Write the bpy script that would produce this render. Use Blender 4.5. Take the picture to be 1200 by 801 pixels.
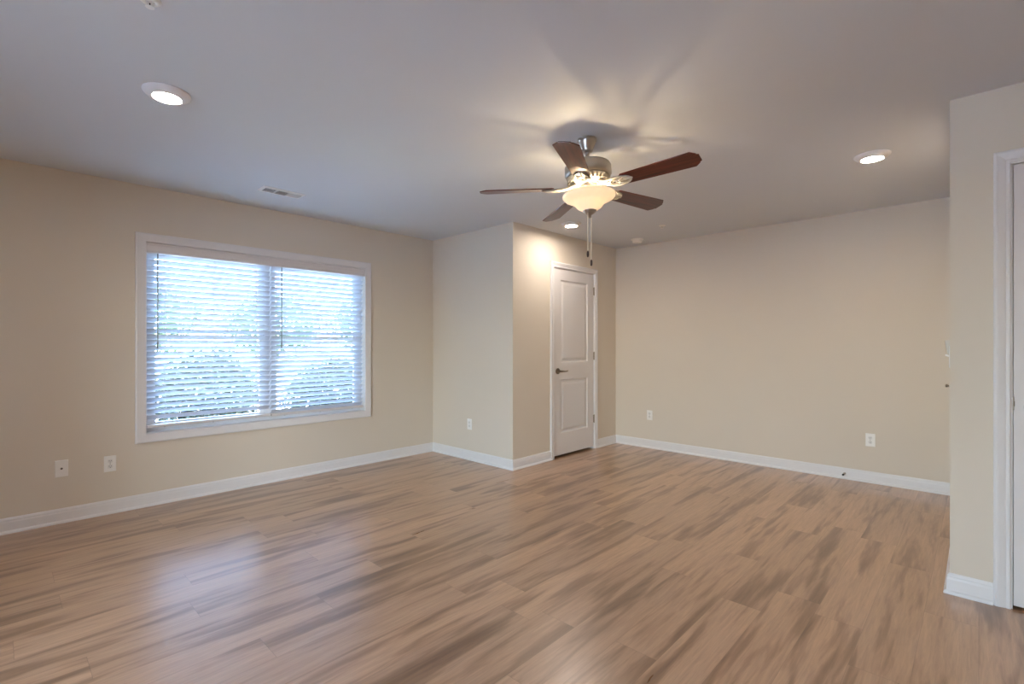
import bpy, bmesh, math, random
from mathutils import Vector, Matrix
import numpy as np
S = bpy.context.scene
for o in list(bpy.data.objects): bpy.data.objects.remove(o)
C = S.collection
PI = math.pi
# ------------------------------------------------------------------ camera
TH = 0.7605
cam = bpy.data.cameras.new('camera'); co = bpy.data.objects.new('camera', cam); C.objects.link(co)
co.location = (0, 0, 1.2282); co.rotation_euler = (PI/2, 0, TH - PI/2)
cam.sensor_width = 36; cam.lens = 574.98/1200*36; cam.shift_y = 3.55/1200
cam.clip_start = .02; cam.clip_end = 300
S.camera = co
# ------------------------------------------------------------------ light, exposure
S.view_settings.view_transform = 'Standard'; S.view_settings.look = 'None'
S.view_settings.gamma = 1; S.view_settings.use_curve_mapping = False
S.view_settings.exposure = 0.57
SKY = 4.5; SUN = 78.0; LED = 205.0; LED_COL = (1, .89, .79); BULB = 11.0; BULB_COL = (1, .78, .50)

w = bpy.data.worlds.new('world'); S.world = w; w.use_nodes = True
nt = w.node_tree; bg = nt.nodes['Background']
sky = nt.nodes.new('ShaderNodeTexSky'); sky.sky_type = 'NISHITA'; sky.sun_disc = False
sky.sun_elevation = math.radians(48); sky.sun_rotation = math.radians(200)
nt.links.new(sky.outputs[0], bg.inputs[0]); bg.inputs[1].default_value = SKY
sl = bpy.data.lights.new('sun', 'SUN'); so = bpy.data.objects.new('sun', sl); C.objects.link(so)
sl.energy = SUN; sl.angle = .01; sl.color = (1, .97, .94)
so.rotation_euler = Vector((.90, -.30, .80)).to_track_quat('Z', 'Y').to_euler()
def portal(name, loc, rot, sx, sy):
    l = bpy.data.lights.new(name, 'AREA'); l.shape = 'RECTANGLE'; l.size = sx; l.size_y = sy
    l.cycles.is_portal = True
    o = bpy.data.objects.new(name, l); C.objects.link(o); o.location = loc; o.rotation_euler = rot
S.cycles.diffuse_bounces = 6; S.cycles.sample_clamp_indirect = 6
# ------------------------------------------------------------------ room dimensions (metres)
H = 2.44
YA, XB, YC, XD, XE, YR = 4.597, 3.500, 3.318, 5.385, 3.263, 0.104
XL, YK = -2.6, -3.4                     # left wall and rear wall behind the camera
T = .14
# ------------------------------------------------------------------ materials
def mat(name, col, rough=.5, metal=0, spec=.5, bump=0, bscale=200, coat=0, noise=0, nscale=3):
    m = bpy.data.materials.new(name); m.use_nodes = True; t = m.node_tree
    b = t.nodes['Principled BSDF']
    b.inputs['Base Color'].default_value = (*col, 1); b.inputs['Roughness'].default_value = rough
    b.inputs['Metallic'].default_value = metal; b.inputs['Specular IOR Level'].default_value = spec
    b.inputs['Coat Weight'].default_value = coat
    tc = t.nodes.new('ShaderNodeTexCoord')
    n = t.nodes.new('ShaderNodeTexNoise'); n.inputs['Scale'].default_value = nscale if noise else bscale
    t.links.new(tc.outputs['Object'], n.inputs['Vector'])
    if noise:
        r = t.nodes.new('ShaderNodeMixRGB'); r.inputs[1].default_value = (*[c*(1-noise) for c in col], 1)
        r.inputs[2].default_value = (*[min(1, c*(1+noise)) for c in col], 1)
        t.links.new(n.outputs[0], r.inputs[0]); t.links.new(r.outputs[0], b.inputs['Base Color'])
    if bump:
        n2 = t.nodes.new('ShaderNodeTexNoise'); n2.inputs['Scale'].default_value = bscale
        t.links.new(tc.outputs['Object'], n2.inputs['Vector'])
        bp = t.nodes.new('ShaderNodeBump'); bp.inputs['Strength'].default_value = bump; bp.inputs['Distance'].default_value = .002
        t.links.new(n2.outputs[0], bp.inputs['Height']); t.links.new(bp.outputs[0], b.inputs['Normal'])
    return m
def emit(name, col, s, base=(.9, .9, .9)):
    m = mat(name, base, .4); b = m.node_tree.nodes['Principled BSDF']
    b.inputs['Emission Color'].default_value = (*col, 1); b.inputs['Emission Strength'].default_value = s
    return m
M = dict(
    wall=mat('wall_paint', (.70, .62, .512), .75, spec=.25, bump=.08, bscale=260, noise=.015, nscale=2),
    ceil=mat('ceiling_paint', (.66, .668, .678), .85, spec=.15, bump=.08, bscale=180),
    trim=mat('white_trim_paint', (.77, .745, .73), .35, spec=.45),
    door=mat('white_door_paint', (.73, .695, .67), .42, spec=.4),
    plate=mat('white_plastic', (.86, .83, .78), .35),
    socket=mat('socket_plastic', (.76, .73, .68), .3),
    dark=mat('dark_slot', (.02, .02, .02), .6),
    nickel=mat('brushed_nickel', (.50, .46, .40), .34, 1),
    bronze=mat('dark_pewter_metal', (.23, .19, .15), .38, 1),
    hinge=mat('hinge_metal', (.33, .28, .22), .4, 1),
    ivory=mat('antique_white_metal', (.30, .275, .235), .45, .1),
    frame=mat('vinyl_frame', (.80, .82, .85), .35),
    wand=mat('grey_wand_plastic', (.20, .22, .22), .3),
    cord=mat('cord_cotton', (.78, .80, .82), .8),
    rail=mat('blind_rail', (.74, .70, .68), .45),
    thermo=mat('beige_plastic', (.66, .61, .53), .4),
    pend=mat('dark_wood_pendant', (.03, .012, .008), .4),
    chain=mat('pull_chain_metal', (.85, .78, .64), .4, .2),
    rubber=mat('rubber', (.03, .03, .03), .7),
    leaf=mat('leaf_green', (.05, .09, .035), .9, spec=.1, noise=.4, nscale=4),
    leaf2=mat('shrub_leaf', (.035, .045, .038), .9, spec=.1, noise=.4, nscale=9),
    bark=mat('bark', (.16, .11, .08), .9, bump=.5, bscale=30),
    conc=mat('pale_concrete', (.60, .61, .63), .9, bump=.3, bscale=60, noise=.06),
    grass=mat('lawn_green', (.16, .20, .09), .95, bump=.6, bscale=90, noise=.25, nscale=6),
    siding=mat('exterior_siding', (.62, .58, .52), .8, noise=.03),
)
def slat_material():
    m = bpy.data.materials.new('blind_slat_vinyl'); m.use_nodes = True; t = m.node_tree
    b = t.nodes['Principled BSDF']; b.inputs['Base Color'].default_value = (.76, .80, .86, 1); b.inputs['Roughness'].default_value = .4
    tr = t.nodes.new('ShaderNodeBsdfTranslucent'); tr.inputs[0].default_value = (.74, .83, .95, 1)
    mx = t.nodes.new('ShaderNodeMixShader'); mx.inputs[0].default_value = .12
    t.links.new(b.outputs[0], mx.inputs[1]); t.links.new(tr.outputs[0], mx.inputs[2])
    t.links.new(mx.outputs[0], t.nodes['Material Output'].inputs[0]); return m
M['slat'] = slat_material()
def glass_material():
    m = bpy.data.materials.new('window_glass'); m.use_nodes = True; t = m.node_tree
    for n in list(t.nodes):
        if n.type == 'BSDF_PRINCIPLED': t.nodes.remove(n)
    tr = t.nodes.new('ShaderNodeBsdfTransparent'); tr.inputs[0].default_value = (.94, .97, .98, 1)
    gl = t.nodes.new('ShaderNodeBsdfGlossy'); gl.inputs['Roughness'].default_value = .02
    fr = t.nodes.new('ShaderNodeFresnel'); fr.inputs[0].default_value = 1.45
    mx = t.nodes.new('ShaderNodeMixShader'); t.links.new(fr.outputs[0], mx.inputs[0])
    t.links.new(tr.outputs[0], mx.inputs[1]); t.links.new(gl.outputs[0], mx.inputs[2])
    t.links.new(mx.outputs[0], t.nodes['Material Output'].inputs[0]); return m
M['glass'] = glass_material()
def bowl_material():
    m = bpy.data.materials.new('frosted_bowl_glass'); m.use_nodes = True; t = m.node_tree
    b = t.nodes['Principled BSDF']; b.inputs['Base Color'].default_value = (.88, .80, .66, 1); b.inputs['Roughness'].default_value = .3
    b.inputs['Emission Color'].default_value = (1, .80, .56, 1); b.inputs['Emission Strength'].default_value = .27
    tr = t.nodes.new('ShaderNodeBsdfTranslucent'); tr.inputs[0].default_value = (.9, .82, .68, 1)
    tc = t.nodes.new('ShaderNodeTexCoord'); n = t.nodes.new('ShaderNodeTexNoise'); n.inputs['Scale'].default_value = 9
    n.inputs['Distortion'].default_value = 1.5
    t.links.new(tc.outputs['Object'], n.inputs['Vector'])
    mr = t.nodes.new('ShaderNodeMapRange'); mr.inputs[3].default_value = .10; mr.inputs[4].default_value = .45
    t.links.new(n.outputs[0], mr.inputs[0])
    mx = t.nodes.new('ShaderNodeMixShader'); t.links.new(mr.outputs[0], mx.inputs[0])
    t.links.new(b.outputs[0], mx.inputs[1]); t.links.new(tr.outputs[0], mx.inputs[2])
    t.links.new(mx.outputs[0], t.nodes['Material Output'].inputs[0]); return m
M['bowl'] = bowl_material()
M['lens'] = emit('led_lens', LED_COL, LED)
M['bulb'] = emit('lamp_bulb', BULB_COL, 9)
def wood_blade(name, c1, c2, rough):
    m = bpy.data.materials.new(name); m.use_nodes = True; t = m.node_tree
    b = t.nodes['Principled BSDF']; b.inputs['Roughness'].default_value = rough; b.inputs['Coat Weight'].default_value = .25
    tc = t.nodes.new('ShaderNodeTexCoord'); mp = t.nodes.new('ShaderNodeMapping'); mp.inputs['Scale'].default_value = (3, 45, 45)
    t.links.new(tc.outputs['Object'], mp.inputs[0])
    n = t.nodes.new('ShaderNodeTexNoise'); n.inputs['Scale'].default_value = 1; n.inputs['Detail'].default_value = 5
    t.links.new(mp.outputs[0], n.inputs[0])
    r = t.nodes.new('ShaderNodeValToRGB'); r.color_ramp.elements[0].position = .3; r.color_ramp.elements[1].position = .7
    r.color_ramp.elements[0].color = (*c1, 1); r.color_ramp.elements[1].color = (*c2, 1)
    t.links.new(n.outputs[0], r.inputs[0]); t.links.new(r.outputs[0], b.inputs['Base Color']); return m
M['blade'] = wood_blade('mahogany_blade', (.030, .004, .003), (.14, .022, .010), .30)

def floor_material():
    m = bpy.data.materials.new('vinyl_plank_floor'); m.use_nodes = True; t = m.node_tree; N = t.nodes; L = t.links
    b = N['Principled BSDF']
    tc = N.new('ShaderNodeTexCoord'); sp = N.new('ShaderNodeSeparateXYZ'); L.new(tc.outputs['Object'], sp.inputs[0])
    def mth(op, a, b_=None, c=None):
        n = N.new('ShaderNodeMath'); n.operation = op
        for i, v in enumerate((a, b_, c)):
            if v is None: continue
            if isinstance(v, (int, float)): n.inputs[i].default_value = v
            else: L.new(v, n.inputs[i])
        return n.outputs[0]
    PW, PL = .182, 1.22
    ry = mth('DIVIDE', sp.outputs['Y'], PW); row = mth('FLOOR', ry)
    wn = N.new('ShaderNodeTexWhiteNoise'); wn.noise_dimensions = '1D'; L.new(row, wn.inputs['W'])
    rx = mth('ADD', mth('DIVIDE', sp.outputs['X'], PL), wn.outputs['Value']); colm = mth('FLOOR', rx)
    cmb = N.new('ShaderNodeCombineXYZ'); L.new(row, cmb.inputs[0]); L.new(colm, cmb.inputs[1])
    w2 = N.new('ShaderNodeTexWhiteNoise'); w2.noise_dimensions = '2D'; L.new(cmb.outputs[0], w2.inputs['Vector'])
    # every plank reads its own piece of the grain
    off = N.new('ShaderNodeVectorMath'); off.operation = 'SCALE'; L.new(w2.outputs['Color'], off.inputs[0]); off.inputs['Scale'].default_value = 37
    add = N.new('ShaderNodeVectorMath'); L.new(tc.outputs['Object'], add.inputs[0]); L.new(off.outputs[0], add.inputs[1])
    def noise(scale, s, detail, dist=0, rough=.5):
        mp = N.new('ShaderNodeMapping'); mp.inputs['Scale'].default_value = scale; L.new(add.outputs[0], mp.inputs[0])
        n = N.new('ShaderNodeTexNoise'); n.inputs['Scale'].default_value = s; n.inputs['Detail'].default_value = detail
        n.inputs['Distortion'].default_value = dist; n.inputs['Roughness'].default_value = rough
        L.new(mp.outputs[0], n.inputs[0]); return n.outputs[0]
    big = noise((1.1, 10, 1), 1.0, 3, .5)         # broad dark streaks
    mid = noise((1.7, 17, 1), 1.2, 4, .4)
    fine = noise((5, 75, 1), 1.0, 5, .6, .65)
    v = mth('ADD', mth('MULTIPLY', big, .62), mth('MULTIPLY', mid, .38))
    r = N.new('ShaderNodeValToRGB'); e = r.color_ramp.elements
    e[0].position = .32; e[0].color = (.195, .105, .054, 1)
    e[1].position = .72; e[1].color = (.54, .343, .212, 1)
    x = e.new(.425); x.color = (.31, .178, .099, 1)
    x = e.new(.495); x.color = (.465, .284, .168, 1)
    L.new(v, r.inputs[0])
    # slight tone difference between planks, fine grain
    tone = mth('MULTIPLY_ADD', w2.outputs['Value'], .22, .89)
    tone = mth('MULTIPLY', tone, mth('MULTIPLY_ADD', fine, .80, .58))
    fy = mth('FRACT', ry); fx = mth('FRACT', rx)
    ey = mth('MINIMUM', fy, mth('SUBTRACT', 1, fy)); ex = mth('MINIMUM', fx, mth('SUBTRACT', 1, fx))
    gy = mth('GREATER_THAN', ey, .0045); gx = mth('GREATER_THAN', ex, .0009)
    groove = mth('MULTIPLY', gy, gx)
    tone = mth('MULTIPLY', tone, mth('MULTIPLY_ADD', groove, .28, .72))
    mul = N.new('ShaderNodeVectorMath'); mul.operation = 'SCALE'; L.new(r.outputs[0], mul.inputs[0]); L.new(tone, mul.inputs['Scale'])
    L.new(mul.outputs[0], b.inputs['Base Color'])
    rg = mth('MULTIPLY_ADD', mid, .10, .25); L.new(rg, b.inputs['Roughness'])
    b.inputs['Specular IOR Level'].default_value = 1.0
    b.inputs['Coat Weight'].default_value = .35; b.inputs['Coat Roughness'].default_value = .22
    bp = N.new('ShaderNodeBump'); bp.inputs['Strength'].default_value = .10; bp.inputs['Distance'].default_value = .0012
    L.new(mth('ADD', mth('MULTIPLY', fine, .5), groove), bp.inputs['Height']); L.new(bp.outputs[0], b.inputs['Normal'])
    return m
M['floor'] = floor_material()
# ------------------------------------------------------------------ mesh helpers
def obj(name, bm, m, parent=None, smooth=False, bevel=0, seg=2, loc=None):
    bmesh.ops.recalc_face_normals(bm, faces=bm.faces)
    me = bpy.data.meshes.new(name)
    if smooth:
        for f in bm.faces: f.smooth = True
    bm.to_mesh(me); bm.free(); me.materials.append(m)
    o = bpy.data.objects.new(name, me); C.objects.link(o)
    if smooth:
        me.set_sharp_from_angle(angle=math.radians(42))
    if bevel:
        md = o.modifiers.new('bevel', 'BEVEL'); md.width = bevel; md.segments = seg; md.limit_method = 'ANGLE'; md.angle_limit = math.radians(40)
    if parent: o.parent = parent
    if loc: o.location = loc
    return o
def box(bm, x0, x1, y0, y1, z0, z1, mtx=None):
    vs = [bm.verts.new((x, y, z)) for x in (x0, x1) for y in (y0, y1) for z in (z0, z1)]
    for f in ((0,1,3,2),(4,6,7,5),(0,4,5,1),(2,3,7,6),(0,2,6,4),(1,5,7,3)): bm.faces.new([vs[i] for i in f])
    if mtx: bmesh.ops.transform(bm, matrix=mtx, verts=vs)
    return vs
def lathe(bm, prof, n=40, mtx=None, cap0=True, cap1=True):
    rings = []
    for r, z in prof:
        rings.append([bm.verts.new((max(r, 1e-5)*math.cos(2*PI*i/n), max(r, 1e-5)*math.sin(2*PI*i/n), z)) for i in range(n)])
    for A_, B_ in zip(rings, rings[1:]):
        for i in range(n): bm.faces.new((A_[i], A_[(i+1) % n], B_[(i+1) % n], B_[i]))
    if cap0: bm.faces.new(rings[0][::-1])
    if cap1: bm.faces.new(rings[-1])
    if mtx: bmesh.ops.transform(bm, matrix=mtx, verts=[v for r in rings for v in r])
def tube(bm, pts, r, n=8, closed=False):
    pts = [Vector(p) for p in pts]; rings = []
    m = len(pts)
    for i, p in enumerate(pts):
        if closed: d = pts[(i+1) % m] - pts[i-1]
        else: d = pts[min(i+1, m-1)] - pts[max(i-1, 0)]
        d.normalize(); up = Vector((0, 0, 1)) if abs(d.z) < .9 else Vector((1, 0, 0))
        s = d.cross(up).normalized(); u = s.cross(d)
        rr = r[i] if isinstance(r, (list, tuple)) else r
        rings.append([bm.verts.new(p + rr*(math.cos(2*PI*k/n)*s + math.sin(2*PI*k/n)*u)) for k in range(n)])
    R = list(zip(rings, rings[1:])) + ([(rings[-1], rings[0])] if closed else [])
    for a, b in R:
        for k in range(n): bm.faces.new((a[k], a[(k+1) % n], b[(k+1) % n], b[k]))
    if not closed: bm.faces.new(rings[0][::-1]); bm.faces.new(rings[-1])
def prism(bm, pts, z0, z1):
    a = [bm.verts.new((x, y, z0)) for x, y in pts]; b = [bm.verts.new((x, y, z1)) for x, y in pts]
    bm.faces.new(a[::-1]); bm.faces.new(b); n = len(pts)
    for i in range(n): bm.faces.new((a[i], a[(i+1) % n], b[(i+1) % n], b[i]))
def empty(name, loc=(0, 0, 0), rz=0):
    o = bpy.data.objects.new(name, None); C.objects.link(o); o.location = loc; o.rotation_euler = (0, 0, rz)
    o.empty_display_size = .1; return o
def tag(o, label, cat, group=None):
    o['label'] = label; o['category'] = cat
    if group: o['group'] = group
    return o
def struct(o, label=None, cat=None):
    o['kind'] = 'structure'
    if label: o['label'] = label
    if cat: o['category'] = cat
    return o
def dup(root, loc, rz, label):
    r = root.copy(); C.objects.link(r); r.location = loc; r.rotation_euler = (0, 0, rz); r['label'] = label
    for ch in list(root.children):
        c = ch.copy(); C.objects.link(c); c.parent = r
        for g in ch.children:
            d = g.copy(); C.objects.link(d); d.parent = c
    return r
# wall frames: local x runs along the wall, local y points out of it into the room, local z up
def wall_matrix(kind):
    return {'A': Matrix(((1,0,0,0),(0,-1,0,YA),(0,0,1,0),(0,0,0,1))),
            'B': Matrix(((0,-1,0,XB),(1,0,0,0),(0,0,1,0),(0,0,0,1))),
            'C': Matrix(((1,0,0,0),(0,-1,0,YC),(0,0,1,0),(0,0,0,1))),
            'D': Matrix(((0,-1,0,XD),(1,0,0,0),(0,0,1,0),(0,0,0,1))),
            'E': Matrix(((0,-1,0,XE),(1,0,0,0),(0,0,1,0),(0,0,0,1))),
            'R': Matrix(((1,0,0,0),(0,1,0,YR),(0,0,1,0),(0,0,0,1)))}[kind]
def put(bm, kind):
    m = wall_matrix(kind); bmesh.ops.transform(bm, matrix=m, verts=bm.verts); return bm
def sweep_rect(bm, s0, s1, z0, z1, prof, closed):
    """moulding round an opening; prof = (outward offset, projection from wall)"""
    cs = [(s0, z0, -1, -1 if closed else 0), (s0, z1, -1, 1), (s1, z1, 1, 1), (s1, z0, 1, -1 if closed else 0)]
    rings = [[bm.verts.new((s+a*w_, d, z+b*w_)) for w_, d in prof] for s, z, a, b in cs]
    pr = list(zip(rings, rings[1:])) + ([(rings[3], rings[0])] if closed else [])
    n = len(prof)
    for A_, B_ in pr:
        for i in range(n): bm.faces.new((A_[i], A_[(i+1) % n], B_[(i+1) % n], B_[i]))
    if not closed: bm.faces.new(rings[0]); bm.faces.new(rings[-1][::-1])
# ------------------------------------------------------------------ shell
bm = bmesh.new(); box(bm, XL-T, XD+T, YK-T, YA+T, -.12, 0); struct(obj('floor', bm, M['floor']))
bm = bmesh.new(); box(bm, XL-T, XD+T, YK-T, YA+T, H, H+.15); struct(obj('ceiling', bm, M['ceil']))
# window opening in wall A
WX0, WX1, WZ0, WZ1 = .783, 2.628, .548, 2.018
def wall(name, boxes, m='wall'):
    bm = bmesh.new()
    for b in boxes: box(bm, *b)
    return struct(obj(name, bm, M[m]))
wall('wall_left', [(XL-T, WX0, YA, YA+T, 0, H), (WX1, XB, YA, YA+T, 0, H), (WX0, WX1, YA, YA+T, 0, WZ0), (WX0, WX1, YA, YA+T, WZ1, H)])
wall('wall_alcove', [(XB, XB+.12, YC+.12, YA+T, 0, H)])
DX0, DX1, DZ1 = 4.128, 4.915, 2.078       # closet door opening in wall C
wall('wall_closet', [(XB, DX0, YC, YC+.12, 0, H), (DX1, XD, YC, YC+.12, 0, H), (DX0, DX1, YC, YC+.12, DZ1, H)])
wall('wall_back', [(XD, XD+T, YR-.12, YC+.12, 0, H)])
EY1, EY0, EZ1 = -.100, -.100-.79, 2.085      # opening in wall E
wall('wall_right', [(XE, XE+.12, EY1, YR-.0, 0, H), (XE, XE+.12, YK, EY0, 0, H), (XE, XE+.12, EY0, EY1, EZ1, H)])
wall('wall_return', [(XE+.12, XD, YR-.12, YR, 0, H)])
# closed spaces behind the two doors
wall('wall_closet_inside', [(XB+.12, XD+T, YA+T-.12, YA+T, 0, H), (XD, XD+T, YC+.12, YA+T-.12, 0, H)])
wall('wall_pantry_inside', [(XE+.9, XE+1.0, YK, YR-.12, 0, H)])
# the room goes on behind the camera; unseen glazed opening added in the far left wall for fill daylight
RY0, RY1, RZ1 = .6, 1.9, 2.1
wall('wall_rear', [(XL-T, XE+1.0, YK-T, YK, 0, H)])
wall('wall_far_left', [(XL-T, XL, YK, RY0, 0, H), (XL-T, XL, RY1, YA, 0, H), (XL-T, XL, RY0, RY1, RZ1, H)])
RM = (RY0+RY1)/2; RH = (RY1-RY0)/2
pw = struct(empty('added_fill_window', (XL, RM, 0)))
bm = bmesh.new()
for y in (-RH, -.03, RH-.06): box(bm, -.10, -.04, y, y+.06, 0, RZ1)
box(bm, -.10, -.04, -RH, RH, 0, .07); box(bm, -.10, -.04, -RH, RH, RZ1-.07, RZ1)
obj('sash', bm, M['frame'], pw)
bm = bmesh.new(); box(bm, -.073, -.068, -RH+.05, RH-.05, .06, RZ1-.06); obj('pane', bm, M['glass'], pw)
portal('fill_window_portal', (XL-.12, RM, RZ1/2), (PI/2, 0, -PI/2), RY1-RY0, RZ1)
portal('window_portal', ((WX0+WX1)/2, YA+.15, (WZ0+WZ1)/2), (-PI/2, 0, 0), WX1-WX0, WZ1-WZ0)
# ------------------------------------------------------------------ baseboards
BB = [(0, 0), (.024, 0), (.024, .006), (.021, .013), (.014, .018), (.0125, .020), (.0125, .070), (.010, .080), (.0105, .086), (.007, .095), (.004, .100), (0, .100)]
def baseboard(name, p0, p1, nrm, m0=0, m1=0):
    """p0->p1 along the wall foot, nrm into the room; m = +1 outside mitre, -1 inside mitre"""
    p0, p1, nrm = Vector(p0), Vector(p1), Vector(nrm); d = (p1-p0).normalized(); bm = bmesh.new()
    A_ = [bm.verts.new((*(p0 + nrm*t - d*t*m0), z)) for t, z in BB]
    B_ = [bm.verts.new((*(p1 + nrm*t + d*t*m1), z)) for t, z in BB]
    n = len(BB)
    for i in range(n): bm.faces.new((A_[i], A_[(i+1) % n], B_[(i+1) % n], B_[i]))
    bm.faces.new(A_[::-1]); bm.faces.new(B_)
    return struct(obj(name, bm, M['trim']))
CW = .058
baseboard('baseboard_left', (XL, YA), (XB, YA), (0, -1), -1, -1)
baseboard('baseboard_alcove', (XB, YA), (XB, YC), (-1, 0), -1, 1)
baseboard('baseboard_closet', (XB, YC), (DX0+.014-CW, YC), (0, -1), 1, 0)
baseboard('baseboard_closet_right', (DX1-.014+CW, YC), (XD, YC), (0, -1), 0, -1)
baseboard('baseboard_back', (XD, YC), (XD, YR), (-1, 0), -1, -1)
baseboard('baseboard_return', (XD, YR), (XE, YR), (0, 1), -1, 1)
baseboard('baseboard_right', (XE, YR), (XE, EY1+CW-.008), (-1, 0), 1, 0)
baseboard('baseboard_right_beyond', (XE, EY0-CW+.008), (XE, YK), (-1, 0), 0, -1)
baseboard('baseboard_far_left', (XL, RY1), (XL, YA), (1, 0), 0, -1)
# ------------------------------------------------------------------ doors
CASE = [(0, 0), (0, .010), (.004, .013), (.012, .013), (.016, .010), (.022, .013), (.040, .018), (.048, .019), (.054, .016), (.058, .012), (.058, 0)]
def leaf_mesh(W, Hh, panels, th=.035):
    """door slab with moulded panels; x across, y toward the room (front at 0), z up"""
    bm = bmesh.new(); xs = sorted({0, W} | {p[0] for p in panels} | {p[1] for p in panels}); zs = sorted({0, Hh} | {p[2] for p in panels} | {p[3] for p in panels})
    def q(a, b, c, d): bm.faces.new([bm.verts.new(v) for v in (a, b, c, d)])
    for i in range(len(xs)-1):
        for j in range(len(zs)-1):
            x0, x1, z0, z1 = xs[i], xs[i+1], zs[j], zs[j+1]
            if any(abs(p[0]-x0) < 1e-6 and abs(p[1]-x1) < 1e-6 and abs(p[2]-z0) < 1e-6 and abs(p[3]-z1) < 1e-6 for p in panels): continue
            q((x0, 0, z0), (x1, 0, z0), (x1, 0, z1), (x0, 0, z1))
    for x0, x1, z0, z1 in panels:
        rings = []
        for ins, dep in ((0, 0), (.004, -.003), (.010, -.010), (.018, -.0115), (.028, -.0115), (.040, -.006), (.055, -.003)):
            rings.append([bm.verts.new(v) for v in ((x0+ins, dep, z0+ins), (x1-ins, dep, z0+ins), (x1-ins, dep, z1-ins), (x0+ins, dep, z1-ins))])
        for A_, B_ in zip(rings, rings[1:]):
            for k in range(4): bm.faces.new((A_[k], A_[(k+1) % 4], B_[(k+1) % 4], B_[k]))
        bm.faces.new(rings[-1])
    q((0, -th, 0), (W, -th, 0), (W, -th, Hh), (0, -th, Hh))
    q((0, 0, 0), (0, -th, 0), (0, -th, Hh), (0, 0, Hh)); q((W, 0, 0), (W, -th, 0), (W, -th, Hh), (W, 0, Hh))
    q((0, 0, 0), (W, 0, 0), (W, -th, 0), (0, -th, 0)); q((0, 0, Hh), (W, 0, Hh), (W, -th, Hh), (0, -th, Hh))
    bmesh.ops.remove_doubles(bm, verts=bm.verts, dist=1e-5)
    return bm
def lever(direction):
    """lever handle, y out of the door"""
    bm = bmesh.new(); R = Matrix.Rotation(-PI/2, 4, 'X')
    lathe(bm, [(.0315, 0), (.0325, .003), (.0325, .008), (.028, .0125), (.018, .014), (.0125, .017), (.011, .045)], 32, R)
    pts = [(0, .038, 0), (0, .050, 0), (.012*direction, .056, 0), (.03*direction, .057, -.001), (.06*direction, .056, -.003), (.09*direction, .055, -.002), (.112*direction, .053, .001)]
    tube(bm, pts, [.0105, .0108, .0105, .0095, .0082, .0076, .0072], 12)
    return bm
def make_door(name, kind, s0, s1, ztop, hinge_side, gap=.018, lever_dir=1, inset=0):
    root = struct(empty(name)); root.matrix_world = wall_matrix(kind) @ Matrix.Translation((s0, 0, 0)); W = s1-s0
    # jamb lining the opening
    bm = bmesh.new(); box(bm, 0, .014, -.12, 0, 0, ztop); box(bm, W-.014, W, -.12, 0, 0, ztop); box(bm, .014, W-.014, -.12, 0, ztop-.014, ztop)
    obj('jamb', bm, M['trim'], root)
    bm = bmesh.new(); sweep_rect(bm, .008, W-.008, 0, ztop-.008, CASE, False); obj('casing', bm, M['trim'], root)
    lw = W-.034; lh = ztop-.017-gap
    ps = (.118, lw-.118)
    bm = leaf_mesh(lw, lh, [(*ps, .235, .825), (*ps, 1.010, lh-.118)])
    lf = obj('door_leaf', bm, M['door'], root, loc=(.017, -.004-inset, gap))
    hx = lw-.066 if hinge_side < 0 else .066
    obj('lever_handle', lever(lever_dir), M['bronze'], root, True, loc=(.017+hx, -.004-inset, .944))
    ex = W-.0155 if hinge_side > 0 else .0155
    for z in ((.355, 1.10, 1.865)):
        bm = bmesh.new(); lathe(bm, [(.002, -.049), (.0065, -.046), (.0065, .046), (.002, .049)], 14)
        box(bm, -.0115, .0115, -.006, -.001, -.044, .044)
        obj('hinge', bm, M['hinge'], root, True, loc=(ex, .004, z))
    lx = .0155 if hinge_side > 0 else W-.0155
    bm = bmesh.new(); box(bm, -.0035, .0035, -.012, .0015, -.03, .03); box(bm, -.006, .006, -.012, -.001, -.012, .012)
    obj('latch_plate', bm, M['bronze'], root, bevel=.001, loc=(lx, -.002, .955))
    return root
make_door('door_1', 'C', DX0, DX1, DZ1, 1, .026)
# the hinge side of a door hangs opposite its lever
make_door('door_2', 'E', EY0, EY1, EZ1, -1, .016, -1)
# ------------------------------------------------------------------ window
win = struct(empty('window_1', ((WX0+WX1)/2, YA, WZ0)))
def wobj(name, bm, m, parent=win, **k):
    o = obj(name, bm, m, parent, **k)
    if parent is win: o.matrix_parent_inverse = Matrix.Translation((-(WX0+WX1)/2, -YA, -WZ0))
    return o
bm = bmesh.new()
sweep_rect(bm, WX0+.004, WX1-.004, WZ0+.004, WZ1-.004, [(0, 0), (0, .012), (.006, .015), (.020, .015), (.040, .017), (.058, .019), (.066, .015), (.068, 0)], True)
wobj('casing', put(bm, 'A'), M['trim'])
bm = bmesh.new()   # drywall return lined in white board
LT = .004
box(bm, WX0, WX0+LT, YA, YA+T, WZ0, WZ1); box(bm, WX1-LT, WX1, YA, YA+T, WZ0, WZ1)
box(bm, WX0+LT, WX1-LT, YA, YA+T, WZ0, WZ0+LT); box(bm, WX0+LT, WX1-LT, YA, YA+T, WZ1-LT, WZ1)
wobj('window_reveal', bm, M['trim'])
XM = (WX0+WX1)/2
FX0, FX1, FZ0, FZ1 = WX0+LT, WX1-LT, WZ0+LT, WZ1-LT
bm = bmesh.new(); y0, y1 = YA+.085, YA+.138
box(bm, FX0, FX0+.035, y0, y1, FZ0, FZ1); box(bm, FX1-.035, FX1, y0, y1, FZ0, FZ1)
box(bm, FX0+.035, FX1-.035, y0, y1, FZ0, FZ0+.035); box(bm, FX0+.035, FX1-.035, y0, y1, FZ1-.035, FZ1)
box(bm, XM-.035, XM+.035, y0, y1, FZ0+.035, FZ1-.035)
wobj('window_frame', bm, M['frame'])
ZM = 1.29
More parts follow.
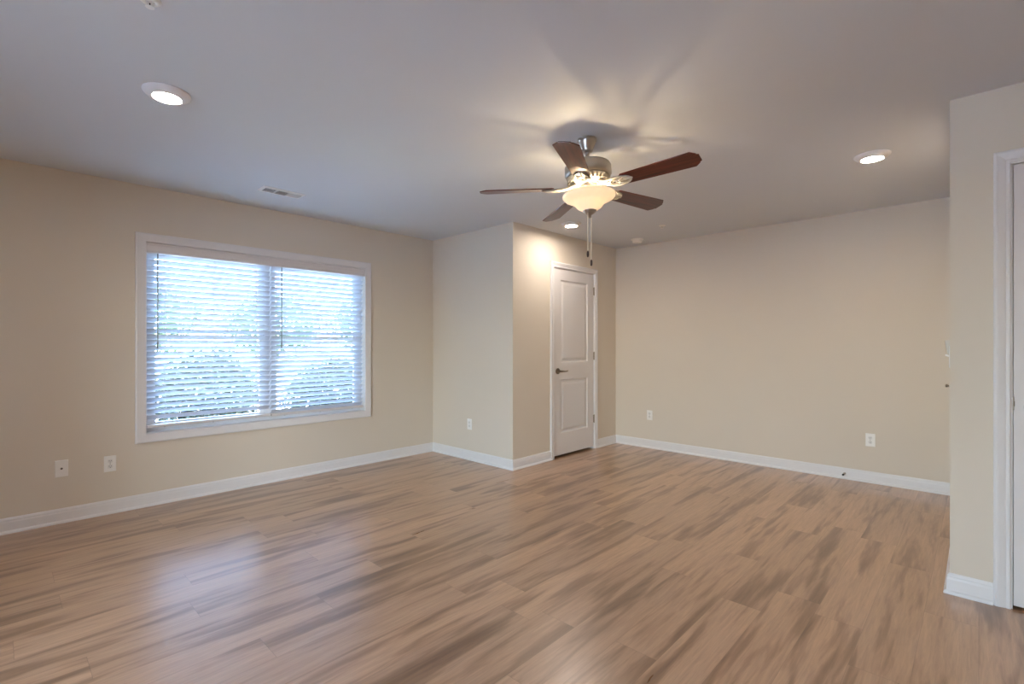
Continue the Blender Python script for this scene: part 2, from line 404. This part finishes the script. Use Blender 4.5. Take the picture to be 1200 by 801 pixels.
for xa, xb in ((FX0+.035, XM-.035), (XM+.035, FX1-.035)):
    for za, zb, yy, nm in ((FZ0+.035, ZM+.02, YA+.088, 'lower_sash'), (ZM-.02, FZ1-.035, YA+.114, 'upper_sash')):
        bm = bmesh.new(); t = .038
        box(bm, xa, xa+t, yy, yy+.022, za, zb); box(bm, xb-t, xb, yy, yy+.022, za, zb)
        box(bm, xa+t, xb-t, yy, yy+.022, za, za+t); box(bm, xa+t, xb-t, yy, yy+.022, zb-t, zb)
        s_ = wobj(nm, bm, M['frame'])
        bm = bmesh.new(); box(bm, xa+t-.004, xb-t+.004, yy+.009, yy+.013, za+t-.004, zb-t+.004)
        obj('pane', bm, M['glass'], s_)
# ------------------------------------------------------------------ blinds
YS = YA+.040
def make_blind(x0, x1, wand_x, zrail, label):
    W = x1-x0; root = tag(empty('window_blind', (x0, YS, zrail)), label, 'window blind', 'white slatted blinds in the window'); rise = WZ1-zrail
    zt = 1.950-zrail
    bm = bmesh.new(); box(bm, 0, W, -.0245, .026, zt-.01, WZ1-.006-zrail); obj('headrail', bm, M['rail'], root, bevel=.002)
    bm = bmesh.new(); pitch = .0445; n = int((zt-.028)/pitch); tilt = math.radians(TILT)
    for i in range(n):
        zc = zt-.034-pitch*i; K = 6; hw = .0255
        top, bot = [], []
        for k in range(K+1):
            u = -1+2*k/K; y = u*hw; z = .0028*(1-u*u)
            for lst, dz in ((top, .0012), (bot, -.0012)):
                yy = y*math.cos(tilt) + (z+dz)*math.sin(tilt); zz = -y*math.sin(tilt) + (z+dz)*math.cos(tilt)
                lst.append((yy, zc+zz))
        ring = top + bot[::-1]
        a = [bm.verts.new((.003, y, z)) for y, z in ring]; b = [bm.verts.new((W-.003, y, z)) for y, z in ring]
        m = len(ring)
        for k in range(m): bm.faces.new((a[k], a[(k+1) % m], b[(k+1) % m], b[k]))
        for k in range(K):
            bm.faces.new((a[k], a[m-1-k], a[m-2-k], a[k+1])); bm.faces.new((b[k], b[k+1], b[m-2-k], b[m-1-k]))
    obj('slats', bm, M['slat'], root, True)
    bm = bmesh.new(); box(bm, 0, W, -.026, .026, 0, .022); r_ = obj('bottom_rail', bm, M['rail'], root, bevel=.004, seg=3)
    for fx in (.13, .5, .87):
        bm = bmesh.new()
        for yy in (-.024, .024): tube(bm, [(fx*W, yy, .02), (fx*W, yy, zt)], .0009, 5)
        tube(bm, [(fx*W+.006, 0, .02), (fx*W+.006, 0, zt)], .0010, 5)
        obj('ladder_cord', bm, M['cord'], root)
        bm = bmesh.new(); lathe(bm, [(.006, -.002), (.006, .001)], 12); obj('rail_plug', bm, M['wand'], r_, loc=(fx*W, -.012, -.0008))
    bm = bmesh.new(); wx = wand_x-x0
    tube(bm, [(wx, -.029, zt-.012), (wx, -.029, zt-.04), (wx, -.029, 1.205-zrail)], .0042, 6); lathe(bm, [(.004, 0), (.0062, .01), (.0055, .05), (.004, .055)], 8, Matrix.Translation((wx, -.029, 1.20-zrail)))
    obj('tilt_wand', bm, M['wand'], root, True)
    return root
TILT = 44
make_blind(FX0+.007, XM-.005, .862, .590, 'white slatted blind over the left half of the window')
make_blind(XM+.005, FX1-.007, 1.795, .585, 'white slatted blind over the right half of the window')
bm = bmesh.new(); vp = [(0, 0), (.009, .002), (.011, .012), (.007, .022), (.008, .058), (.013, .066), (.014, .076), (0, .078)]
A_ = [bm.verts.new((FX0+.002, YA+.004-y, 1.934+z)) for y, z in vp]; B_ = [bm.verts.new((FX1-.002, YA+.004-y, 1.934+z)) for y, z in vp]
for i in range(8): bm.faces.new((A_[i], A_[(i+1) % 8], B_[(i+1) % 8], B_[i]))
bm.faces.new(A_[::-1]); bm.faces.new(B_)
tag(obj('blind_valance', bm, M['rail']), 'long white moulded valance across the top of both window blinds', 'valance')
# ------------------------------------------------------------------ ceiling fan
HX, HY = 2.398, 1.671
fan = tag(empty('ceiling_fan', (HX, HY, H)), 'ceiling fan with five mahogany blades, pewter motor and lit frosted bowl lamp', 'ceiling fan')
bm = bmesh.new(); lathe(bm, [(.050, 0), (.056, -.002), (.056, -.014), (.052, -.018), (.050, -.026), (.036, -.060), (.033, -.066), (.033, -.074), (.026, -.080), (.012, -.082)], 40)
obj('canopy', bm, M['nickel'], fan, True)
bm = bmesh.new(); lathe(bm, [(.011, -.08), (.011, -.128), (.019, -.131), (.019, -.146), (.03, -.149)], 24); obj('downrod', bm, M['nickel'], fan, True)
bm = bmesh.new(); lathe(bm, [(.028, -.142), (.070, -.144), (.112, -.150), (.130, -.160), (.136, -.172), (.136, -.216), (.130, -.228), (.120, -.233)], 56)
mo = obj('motor_housing', bm, M['nickel'], fan, True)
bm = bmesh.new(); lathe(bm, [(.122, -.231), (.126, -.236), (.118, -.252), (.092, -.264), (.062, -.268)], 56)
for i in range(30):      # vent fins round the flared underside
    a = 2*PI*i/30; mt = Matrix.Rotation(a, 4, 'Z') @ Matrix.Translation((.107, 0, -.259)) @ Matrix.Rotation(math.radians(28), 4, 'Y')
    box(bm, -.016, .016, -.0032, .0032, -.003, .006, mt)
obj('vented_collar', bm, M['ivory'], fan, True)
bm = bmesh.new(); lathe(bm, [(.060, -.262), (.060, -.270), (.050, -.276), (.050, -.306), (.056, -.312), (.056, -.322), (.040, -.326), (.040, -.336), (.02, -.338)], 36)
obj('switch_housing', bm, M['ivory'], fan, True)
ZB = -.294
TILTM = Matrix.Translation((0, 0, -.07)) @ Matrix.Rotation(-.059, 4, 'X') @ Matrix.Rotation(.014, 4, 'Y') @ Matrix.Translation((0, 0, .07))   # the fan hangs a little askew on its ball joint
for k in range(5):
    ang = math.radians(-83.4+72*k)
    # blade and its iron share a local frame: x along the blade
    R = Matrix.Rotation(ang, 4, 'Z')
    bm = bmesh.new()
    L0, L1, w0, w1 = .205, .638, .052, .067
    out = [(L0+.012, -w0), (L0, -w0+.014), (L0, w0-.014), (L0+.012, w0)]
    out += [(L1-.038, w1), (L1-.012, w1*.62), (L1-.010, w1*.50), (L1, w1*.42), (L1, -w1*.42), (L1-.010, -w1*.50), (L1-.012, -w1*.62), (L1-.038, -w1)]
    prism(bm, out, -.003, .003)
    P = Matrix.Rotation(math.radians(-12), 4, 'X')
    bl = obj('fan_blade', bm, M['blade'], fan, bevel=.0015); bl.matrix_basis = Matrix.Translation((0, 0, ZB)) @ R @ P
    bm = bmesh.new()
    # scrolled iron: plate under blade root, two curved arms and a ring
    ring = [(.170+.028*math.cos(t), .028*math.sin(t), -.004) for t in [2*PI*i/20 for i in range(20)]]
    tube(bm, ring, .0045, 8, True)
    ring = [(.170+.012*math.cos(t), .012*math.sin(t), -.004) for t in [2*PI*i/14 for i in range(14)]]
    tube(bm, ring, .0035, 6, True)
    for s in (-1, 1):
        tube(bm, [(.075, s*.016, .022), (.100, s*.020, .012), (.125, s*.026, .000), (.150, s*.036, -.004), (.180, s*.042, -.006), (.215, s*.040, -.007), (.245, s*.030, -.007), (.262, s*.014, -.007)], [.007, .007, .006, .006, .006, .0055, .005, .004], 8)
        tube(bm, [(.192, s*.010, -.005), (.215, s*.020, -.006), (.232, s*.034, -.007)], .0045, 8)
    tube(bm, [(.085, 0, .020), (.115, 0, .006), (.145, 0, -.004)], [.011, .009, .005], 8)
    tube(bm, [(.198, 0, -.005), (.235, 0, -.007), (.272, 0, -.007)], [.005, .006, .004], 8)
    prism(bm, [(.205, -.040), (.262, -.014), (.272, 0), (.262, .014), (.205, .040), (.225, 0)], -.0065, -.0035)
    ir = obj('blade_iron', bm, M['ivory'], fan, True); ir.matrix_basis = Matrix.Translation((0, 0, ZB)) @ R @ P
# bowl
bm = bmesh.new()
outer = [(.149, -.333), (.153, -.337), (.153, -.345), (.146, -.354), (.130, -.363), (.110, -.371), (.094, -.381), (.082, -.394), (.069, -.410), (.044, -.426), (.022, -.432), (.012, -.433)]
inner = [(r-.004, z+.0025) for r, z in outer[::-1]]; inner[0] = (.010, -.429)
lathe(bm, outer+inner, 56, cap0=False, cap1=False)
bmesh.ops.remove_doubles(bm, verts=bm.verts, dist=1e-6)
obj('glass_bowl', bm, M['bowl'], fan, True)
bm = bmesh.new(); lathe(bm, [(.034, -.424), (.041, -.428), (.038, -.435), (.025, -.446), (.010, -.453), (.007, -.460), (.010, -.464), (.006, -.470), (.001, -.472)], 28)
obj('finial', bm, M['nickel'], fan, True)
bm = bmesh.new(); lathe(bm, [(.005, -.335), (.005, -.434)], 10); obj('lamp_stem', bm, M['nickel'], fan)
for k in range(3):
    a = math.radians(133+120*k); px, py = .055*math.cos(a), .055*math.sin(a)
    bm = bmesh.new(); bmesh.ops.create_uvsphere(bm, u_segments=16, v_segments=10, radius=.019)
    bmesh.ops.translate(bm, verts=bm.verts, vec=(px, py, -.366)); obj('light_bulb', bm, M['bulb'], fan, True)
    l = bpy.data.lights.new('bulb_light', 'POINT'); l.energy = BULB*(1.35, .7, 1.0)[k]; l.color = BULB_COL; l.shadow_soft_size = .014
    lo = bpy.data.objects.new('bulb_light', l); C.objects.link(lo); lo.parent = fan; lo.location = TILTM @ Vector((px*1.25, py*1.25, -.360))
def cxy(px):   # offset across the view for the two pull chains
    return Vector((math.sin(TH), -math.cos(TH), 0))*px*.00507
for ch_ in fan.children:
    if ch_.type == 'MESH' and not ch_.name.startswith('canopy'): ch_.matrix_basis = TILTM @ ch_.matrix_basis
for dx, ztop, zend, back in ((-2.6, -.428, -.664, -.020), (2.0, -.468, -.712, 0)):
    v = cxy(dx) + Vector((math.cos(TH), math.sin(TH), 0))*back + Vector((-.005, -.021, 0))
    bm = bmesh.new(); tube(bm, [(v.x, v.y, ztop), (v.x, v.y, zend)], .0028, 6); ch = obj('pull_chain', bm, M['chain'], fan)
    bm = bmesh.new(); lathe(bm, [(.002, 0), (.0058, -.006), (.0068, -.022), (.0056, -.034), (.002, -.038)], 12, Matrix.Translation((v.x, v.y, zend))); obj('pendant', bm, M['pend'], ch, True)
# ------------------------------------------------------------------ recessed lights
def make_led(x, y, label, group='round recessed ceiling lights'):
    r = tag(empty('recessed_light', (x, y, H)), label, 'ceiling light', group)
    bm = bmesh.new(); lathe(bm, [(.098, 0), (.099, -.003), (.096, -.008), (.084, -.018), (.066, -.026), (.060, -.027), (.056, -.023)], 48, cap1=False); obj('trim_ring', bm, M['trim'], r, True)
    bm = bmesh.new(); lathe(bm, [(.0565, -.012), (.0565, -.0235), (.04, -.0245), (.02, -.025)], 36); obj('lens', bm, M['lens'], r, True)
    return r
l0 = make_led(.566, 2.83, 'round recessed ceiling light nearest the window wall, large and close')
dup(l0, (3.861, .494, H), 0, 'round recessed ceiling light at the right, near the projecting wall')
dup(l0, (3.962, 2.950, H), 0, 'small far round recessed ceiling light just below the fan blades')
for x, y, d in ((-1.2, -.6, 'nearest the far left wall'), (.4, -1.0, 'nearest the right wall'), (-1.2, -2.4, 'in the rear left corner'), (.4, -2.5, 'in the rear right corner')):  # unseen copies added behind the camera to brighten the room
    dup(l0, (x, y, H), 0, 'added unseen ceiling fill light behind the viewer, %s' % d)
# ------------------------------------------------------------------ ceiling vent
vt = tag(empty('ceiling_vent', (1.562, 4.003, H)), 'white rectangular ceiling air vent with three louvre sections above the window', 'air vent')
bm = bmesh.new(); a, b = .160, .070
def quadring(bm, rects):
    rings = [[bm.verts.new((sx*x, sy*y, z)) for sx, sy in ((-1, -1), (1, -1), (1, 1), (-1, 1))] for x, y, z in rects]
    for A_, B_ in zip(rings, rings[1:]):
        for k in range(4): bm.faces.new((A_[k], A_[(k+1) % 4], B_[(k+1) % 4], B_[k]))
quadring(bm, [(a, b, 0), (a, b, -.003), (a-.010, b-.010, -.010), (a-.020, b-.020, -.010), (a-.020, b-.020, 0)])
for x in (-.047, .047): box(bm, x-.004, x+.004, -b+.02, b-.02, -.010, -.001)
obj('vent_frame', bm, M['plate'], vt)
bm = bmesh.new(); box(bm, -a+.02, a-.02, -b+.02, b-.02, -.0012, -.0002); obj('duct_backing', bm, M['dark'], vt)
for x0, x1, ang, mode in ((-.140, -.051, 38, 'y'), (-.043, .043, 0, 'x'), (.051, .140, -38, 'y')):
    bm = bmesh.new()
    if mode == 'y':
        n = 9
        for i in range(n):
            x = x0+(x1-x0)*(i+.5)/n; box(bm, -.0006, .0006, -.05, .05, -.0045, .0045, Matrix.Translation((x, 0, -.006)) @ Matrix.Rotation(math.radians(ang), 4, 'Y'))
    else:
        n = 6
        for i in range(n):
            y = -.05+.1*(i+.5)/n; box(bm, x0, x1, -.0006, .0006, -.0038, .0038, Matrix.Translation((0, y, -.006)) @ Matrix.Rotation(math.radians(-52), 4, 'X'))
    obj('louvres', bm, M['plate'], vt)
# ------------------------------------------------------------------ sprinklers, smoke detector
def make_sprinkler(x, y, label):
    r = tag(empty('fire_sprinkler', (x, y, H)), label, 'sprinkler', 'ceiling fire sprinklers')
    bm = bmesh.new(); lathe(bm, [(.034, 0), (.034, -.002), (.028, -.007), (.018, -.010), (.013, -.008), (.011, -.004)], 28); obj('escutcheon', bm, M['plate'], r, True)
    bm = bmesh.new(); lathe(bm, [(.010, -.004), (.010, -.010), (.007, -.012)], 16)
    for q in (-1, 1): tube(bm, [(q*.006, 0, -.011), (q*.011, 0, -.015), (q*.009, 0, -.021), (0, 0, -.024)], .0018, 6)
    obj('sprinkler_body', bm, M['plate'], r, True)
    bm = bmesh.new()
    lathe(bm, [(.002, -.0235), (.013, -.025), (.014, -.0262), (.004, -.027)], 16)
    obj('deflector', bm, M['plate'], r, True)
    bm = bmesh.new(); tube(bm, [(0, 0, -.012), (0, 0, -.022)], .002, 8); obj('glass_bulb', bm, M['pend'], r, True)
    return r
s1 = make_sprinkler(4.654, 2.326, 'small white pendent fire sprinkler on ceiling near the back corner, beside the smoke detector')
dup(s1, (.372, 2.110, H), .6, 'white fire sprinkler cut by the top edge, nearest the left recessed light')
sd = tag(empty('smoke_detector', (5.06, 2.835, H)), 'round white smoke detector on ceiling above the back right corner', 'smoke detector')
bm = bmesh.new(); lathe(bm, [(.066, 0), (.068, -.003), (.068, -.010), (.062, -.014), (.052, -.015)], 40); obj('base', bm, M['plate'], sd, True)
bm = bmesh.new(); lathe(bm, [(.052, -.014), (.054, -.016), (.054, -.034), (.048, -.042), (.030, -.045), (.01, -.046)], 40); obj('cover', bm, M['plate'], sd, True)
# ------------------------------------------------------------------ wall plates
def make_plate(name, kind, s, z, label, cat, style, group=None):
    r = tag(empty(name), label, cat, group); r.matrix_world = wall_matrix(kind) @ Matrix.Translation((s, 0, z))
    bm = bmesh.new(); w_, h_ = .035, .0575
    quads = [(w_, h_, 0), (w_, h_, .003), (w_-.004, h_-.004, .0055)]
    rings = [[bm.verts.new((sx*x, y, sz*zz)) for sx, sz in ((-1, -1), (1, -1), (1, 1), (-1, 1))] for x, zz, y in quads]
    for A_, B_ in zip(rings, rings[1:]):
        for k in range(4): bm.faces.new((A_[k], A_[(k+1) % 4], B_[(k+1) % 4], B_[k]))
    bm.faces.new(rings[-1]); obj('cover_plate', bm, M['plate'], r)
    if style == 'outlet':
        for dz in (-.0195, .0195):
            bm = bmesh.new(); n = 20
            pts = []
            for i in range(n):
                a_ = 2*PI*i/n; pts.append((max(-.0145, min(.0145, .0175*math.cos(a_))), .0145*math.sin(a_)))
            A_ = [bm.verts.new((x, .005, dz+y)) for x, y in pts]; B_ = [bm.verts.new((x, .0072, dz+y)) for x, y in pts]
            bm.faces.new(B_)
            for i in range(n): bm.faces.new((A_[i], A_[(i+1) % n], B_[(i+1) % n], B_[i]))
            f = obj('socket', bm, M['socket'], r)
            bm = bmesh.new(); box(bm, -.0065, -.0045, .0070, .0075, dz-.001, dz+.007); box(bm, .0045, .0065, .0070, .0075, dz-.001, dz+.006)
            box(bm, -.0018, .0018, .0070, .0075, dz-.0085, dz-.0045); obj('slots', bm, M['dark'], f)
        bm = bmesh.new(); lathe(bm, [(.003, .005), (.003, .0065)], 10, Matrix.Rotation(-PI/2, 4, 'X')); obj('screw', bm, M['hinge'], r)
    elif style == 'coax':
        bm = bmesh.new(); lathe(bm, [(.0075, .005), (.0075, .008), (.0048, .0085), (.0048, .015)], 6, Matrix.Rotation(-PI/2, 4, 'X')); f = obj('connector', bm, M['bronze'], r)
        bm = bmesh.new(); lathe(bm, [(.0036, .0148), (.0036, .0156)], 10, Matrix.Rotation(-PI/2, 4, 'X')); obj('jack_hole', bm, M['dark'], f)
        for dz in (-.042, .042):
            bm = bmesh.new(); lathe(bm, [(.003, .005), (.003, .0062)], 10, Matrix.Translation((0, 0, dz)) @ Matrix.Rotation(-PI/2, 4, 'X'))
            obj('screw', bm, M['plate'], r)
    elif style == 'switch':
        bm = bmesh.new(); box(bm, -.005, .005, .005, .0065, -.012, .012); box(bm, -.004, .004, .005, .023, -.004, .004, Matrix.Translation((0, 0, .001)) @ Matrix.Rotation(math.radians(22), 4, 'X')); obj('toggle', bm, M['plate'], r, bevel=.001)
        for dz in (-.03, .03):
            bm = bmesh.new(); lathe(bm, [(.003, .005), (.003, .0062)], 10, Matrix.Translation((0, 0, dz)) @ Matrix.Rotation(-PI/2, 4, 'X'))
            obj('screw', bm, M['plate'], r)
    return r
make_plate('coaxial_outlet', 'A', .311, .375, 'white wall plate with one dark centre jack, left of the window', 'wall outlet', 'coax')
g = 'white power outlets'
make_plate('power_outlet', 'A', .573, .3625, 'white power outlet on window wall, under the left edge of the window', 'wall outlet', 'outlet', g)
make_plate('power_outlet', 'B', 3.957, .380, 'white power outlet on the narrow alcove wall between window wall and closet corner', 'wall outlet', 'outlet', g)
make_plate('power_outlet', 'D', 2.850, .391, 'white power outlet on the back wall close to the closet door', 'wall outlet', 'outlet', g)
make_plate('power_outlet', 'D', .702, .380, 'white power outlet at the right end of the back wall, above the door stop', 'wall outlet', 'outlet', g)
make_plate('light_switch', 'R', 3.372, 1.168, 'white light switch seen edge-on at the projecting wall corner', 'light switch', 'switch')
# thermostat further along the same wall
th = tag(empty('thermostat'), 'small off-white box seen edge-on just above the light switch by wall corner', 'thermostat'); th.matrix_world = wall_matrix('R') @ Matrix.Translation((3.60, 0, 1.215))
bm = bmesh.new(); box(bm, -.055, .055, 0, .006, -.042, .042); obj('back_plate', bm, M['plate'], th, bevel=.002)
bm = bmesh.new(); vs = box(bm, -.050, .050, .006, .031, -.036, .040)
for v in vs:
    if v.co.y > .02 and v.co.z < 0: v.co.y -= .010
obj('thermostat_cover', bm, M['thermo'], th, bevel=.004)
kn = tag(empty('wall_knob'), 'tiny dark metal knob below the light switch at wall corner', 'wall knob'); kn.matrix_world = wall_matrix('R') @ Matrix.Translation((3.36, 0, 1.020))
bm = bmesh.new(); lathe(bm, [(.012, 0), (.012, .004), (.006, .006)], 20, Matrix.Rotation(-PI/2, 4, 'X')); obj('rosette', bm, M['plate'], kn, True)
bm = bmesh.new(); lathe(bm, [(.004, .005), (.004, .010), (.008, .012), (.0085, .018), (.004, .021)], 16, Matrix.Rotation(-PI/2, 4, 'X')); obj('knob', bm, M['bronze'], kn, True)
# door stop screwed to the baseboard
ds = tag(empty('door_stop'), 'small metal door stop with dark tip on the back wall baseboard', 'door stop'); ds.matrix_world = wall_matrix('D') @ Matrix.Translation((.894, .0125, .050))
bm = bmesh.new(); lathe(bm, [(.011, 0), (.011, .003), (.006, .006), (.0045, .008), (.0045, .060)], 16, Matrix.Rotation(-PI/2, 4, 'X')); obj('rod', bm, M['nickel'], ds, True)
bm = bmesh.new(); lathe(bm, [(.0085, .058), (.0085, .072), (.006, .075)], 16, Matrix.Rotation(-PI/2, 4, 'X')); obj('rubber_tip', bm, M['rubber'], ds, True)
# ------------------------------------------------------------------ outdoors
bm = bmesh.new(); box(bm, -40, 60, YA+T+.001, 90, -.30, -.18); struct(obj('ground', bm, M['grass']), 'outdoor lawn seen through the blinds', 'ground')
bm = bmesh.new(); box(bm, -40, 60, 6.3, 18, -.185, -.165); struct(obj('trim_pavement', bm, M['conc']))
bm = bmesh.new(); box(bm, -60, XL-T-.001, -40, 4.7, -.30, -.06); struct(obj('ground_rear', bm, M['conc']))
def foliage(bm, rng, c, rad, n, size):
    for _ in range(n):
        d = Vector((rng.gauss(0, 1), rng.gauss(0, 1), rng.gauss(0, 1))).normalized(); k = rng.uniform(.55, 1)
        lump = 1+.16*math.sin(5*d.x+rad[0]*7)*math.cos(4*d.y+d.z*5)
        p = Vector((c[0]+d.x*rad[0]*k*lump, c[1]+d.y*rad[1]*k*lump, c[2]+d.z*rad[2]*k*lump))
        if p.z < -.12: p.z = -.12 + rng.uniform(0, .1)
        q = Vector((rng.gauss(0, 1), rng.gauss(0, 1), rng.gauss(0, 1))).normalized(); s = q.orthogonal().normalized(); u = q.cross(s)
        l = size*rng.uniform(.7, 1.3)
        bm.faces.new([bm.verts.new(p+x) for x in (-s*l, u*l*.4, s*l, -u*l*.4)])
def plant(name, x, y, z0, rad, cz, n, size, trunk, label, cat, seed, lm, group=None):
    r = tag(empty(name, (x, y, z0)), label, cat, group); rng = random.Random(seed)
    bm = bmesh.new(); foliage(bm, rng, (0, 0, cz-z0), rad, n, size)
    for v in bm.verts:
        if v.co.z < .03: v.co.z = .03
    obj('foliage', bm, lm, r)
    bm = bmesh.new()
    tube(bm, [(0, 0, 0), (.02, .01, (cz-z0)*.6), (0, 0, cz-z0)], [trunk, trunk*.8, trunk*.4], 10)
    for k in range(5):
        a_ = k*1.3; tube(bm, [(0, 0, (cz-z0)*.55), (rad[0]*.3*math.cos(a_), rad[1]*.3*math.sin(a_), (cz-z0)*.95), (rad[0]*.6*math.cos(a_), rad[1]*.6*math.sin(a_), (cz-z0)+rad[2]*.3)], [trunk*.5, trunk*.35, trunk*.15], 6)
    obj('trunk', bm, M['bark'], r)
plant('shrub', 1.80, 6.85, -.17, (.62, .50, .62), .55, 5200, .045, .03, 'rounded grey-green shrub seen through the left blind', 'shrub', 1, M['leaf2'], 'shrubs outside the window')
plant('shrub', 3.55, 7.10, -.17, (.75, .55, .52), .50, 5600, .045, .03, 'rounded grey-green shrub seen through the right blind', 'shrub', 2, M['leaf2'], 'shrubs outside the window')
for i, (x, y, rx, h) in enumerate(((-1.5, 26, 1.9, 3.0), (4.2, 27, 2.4, 3.4), (9.8, 26, 2.4, 3.1), (15.8, 27, 2.6, 3.5))):
    plant('tree', x, y, -.2, (rx, 2.2, h*.55), h*.72, 4200, .13, .14, ['leafy tree outside, left edge of the left blind', 'leafy green tree outside behind the left blind', 'leafy tree outside behind the centre of the window', 'leafy tree outside, behind the right blind'][i], 'tree', 10+i, M['leaf'], 'trees outside the window')
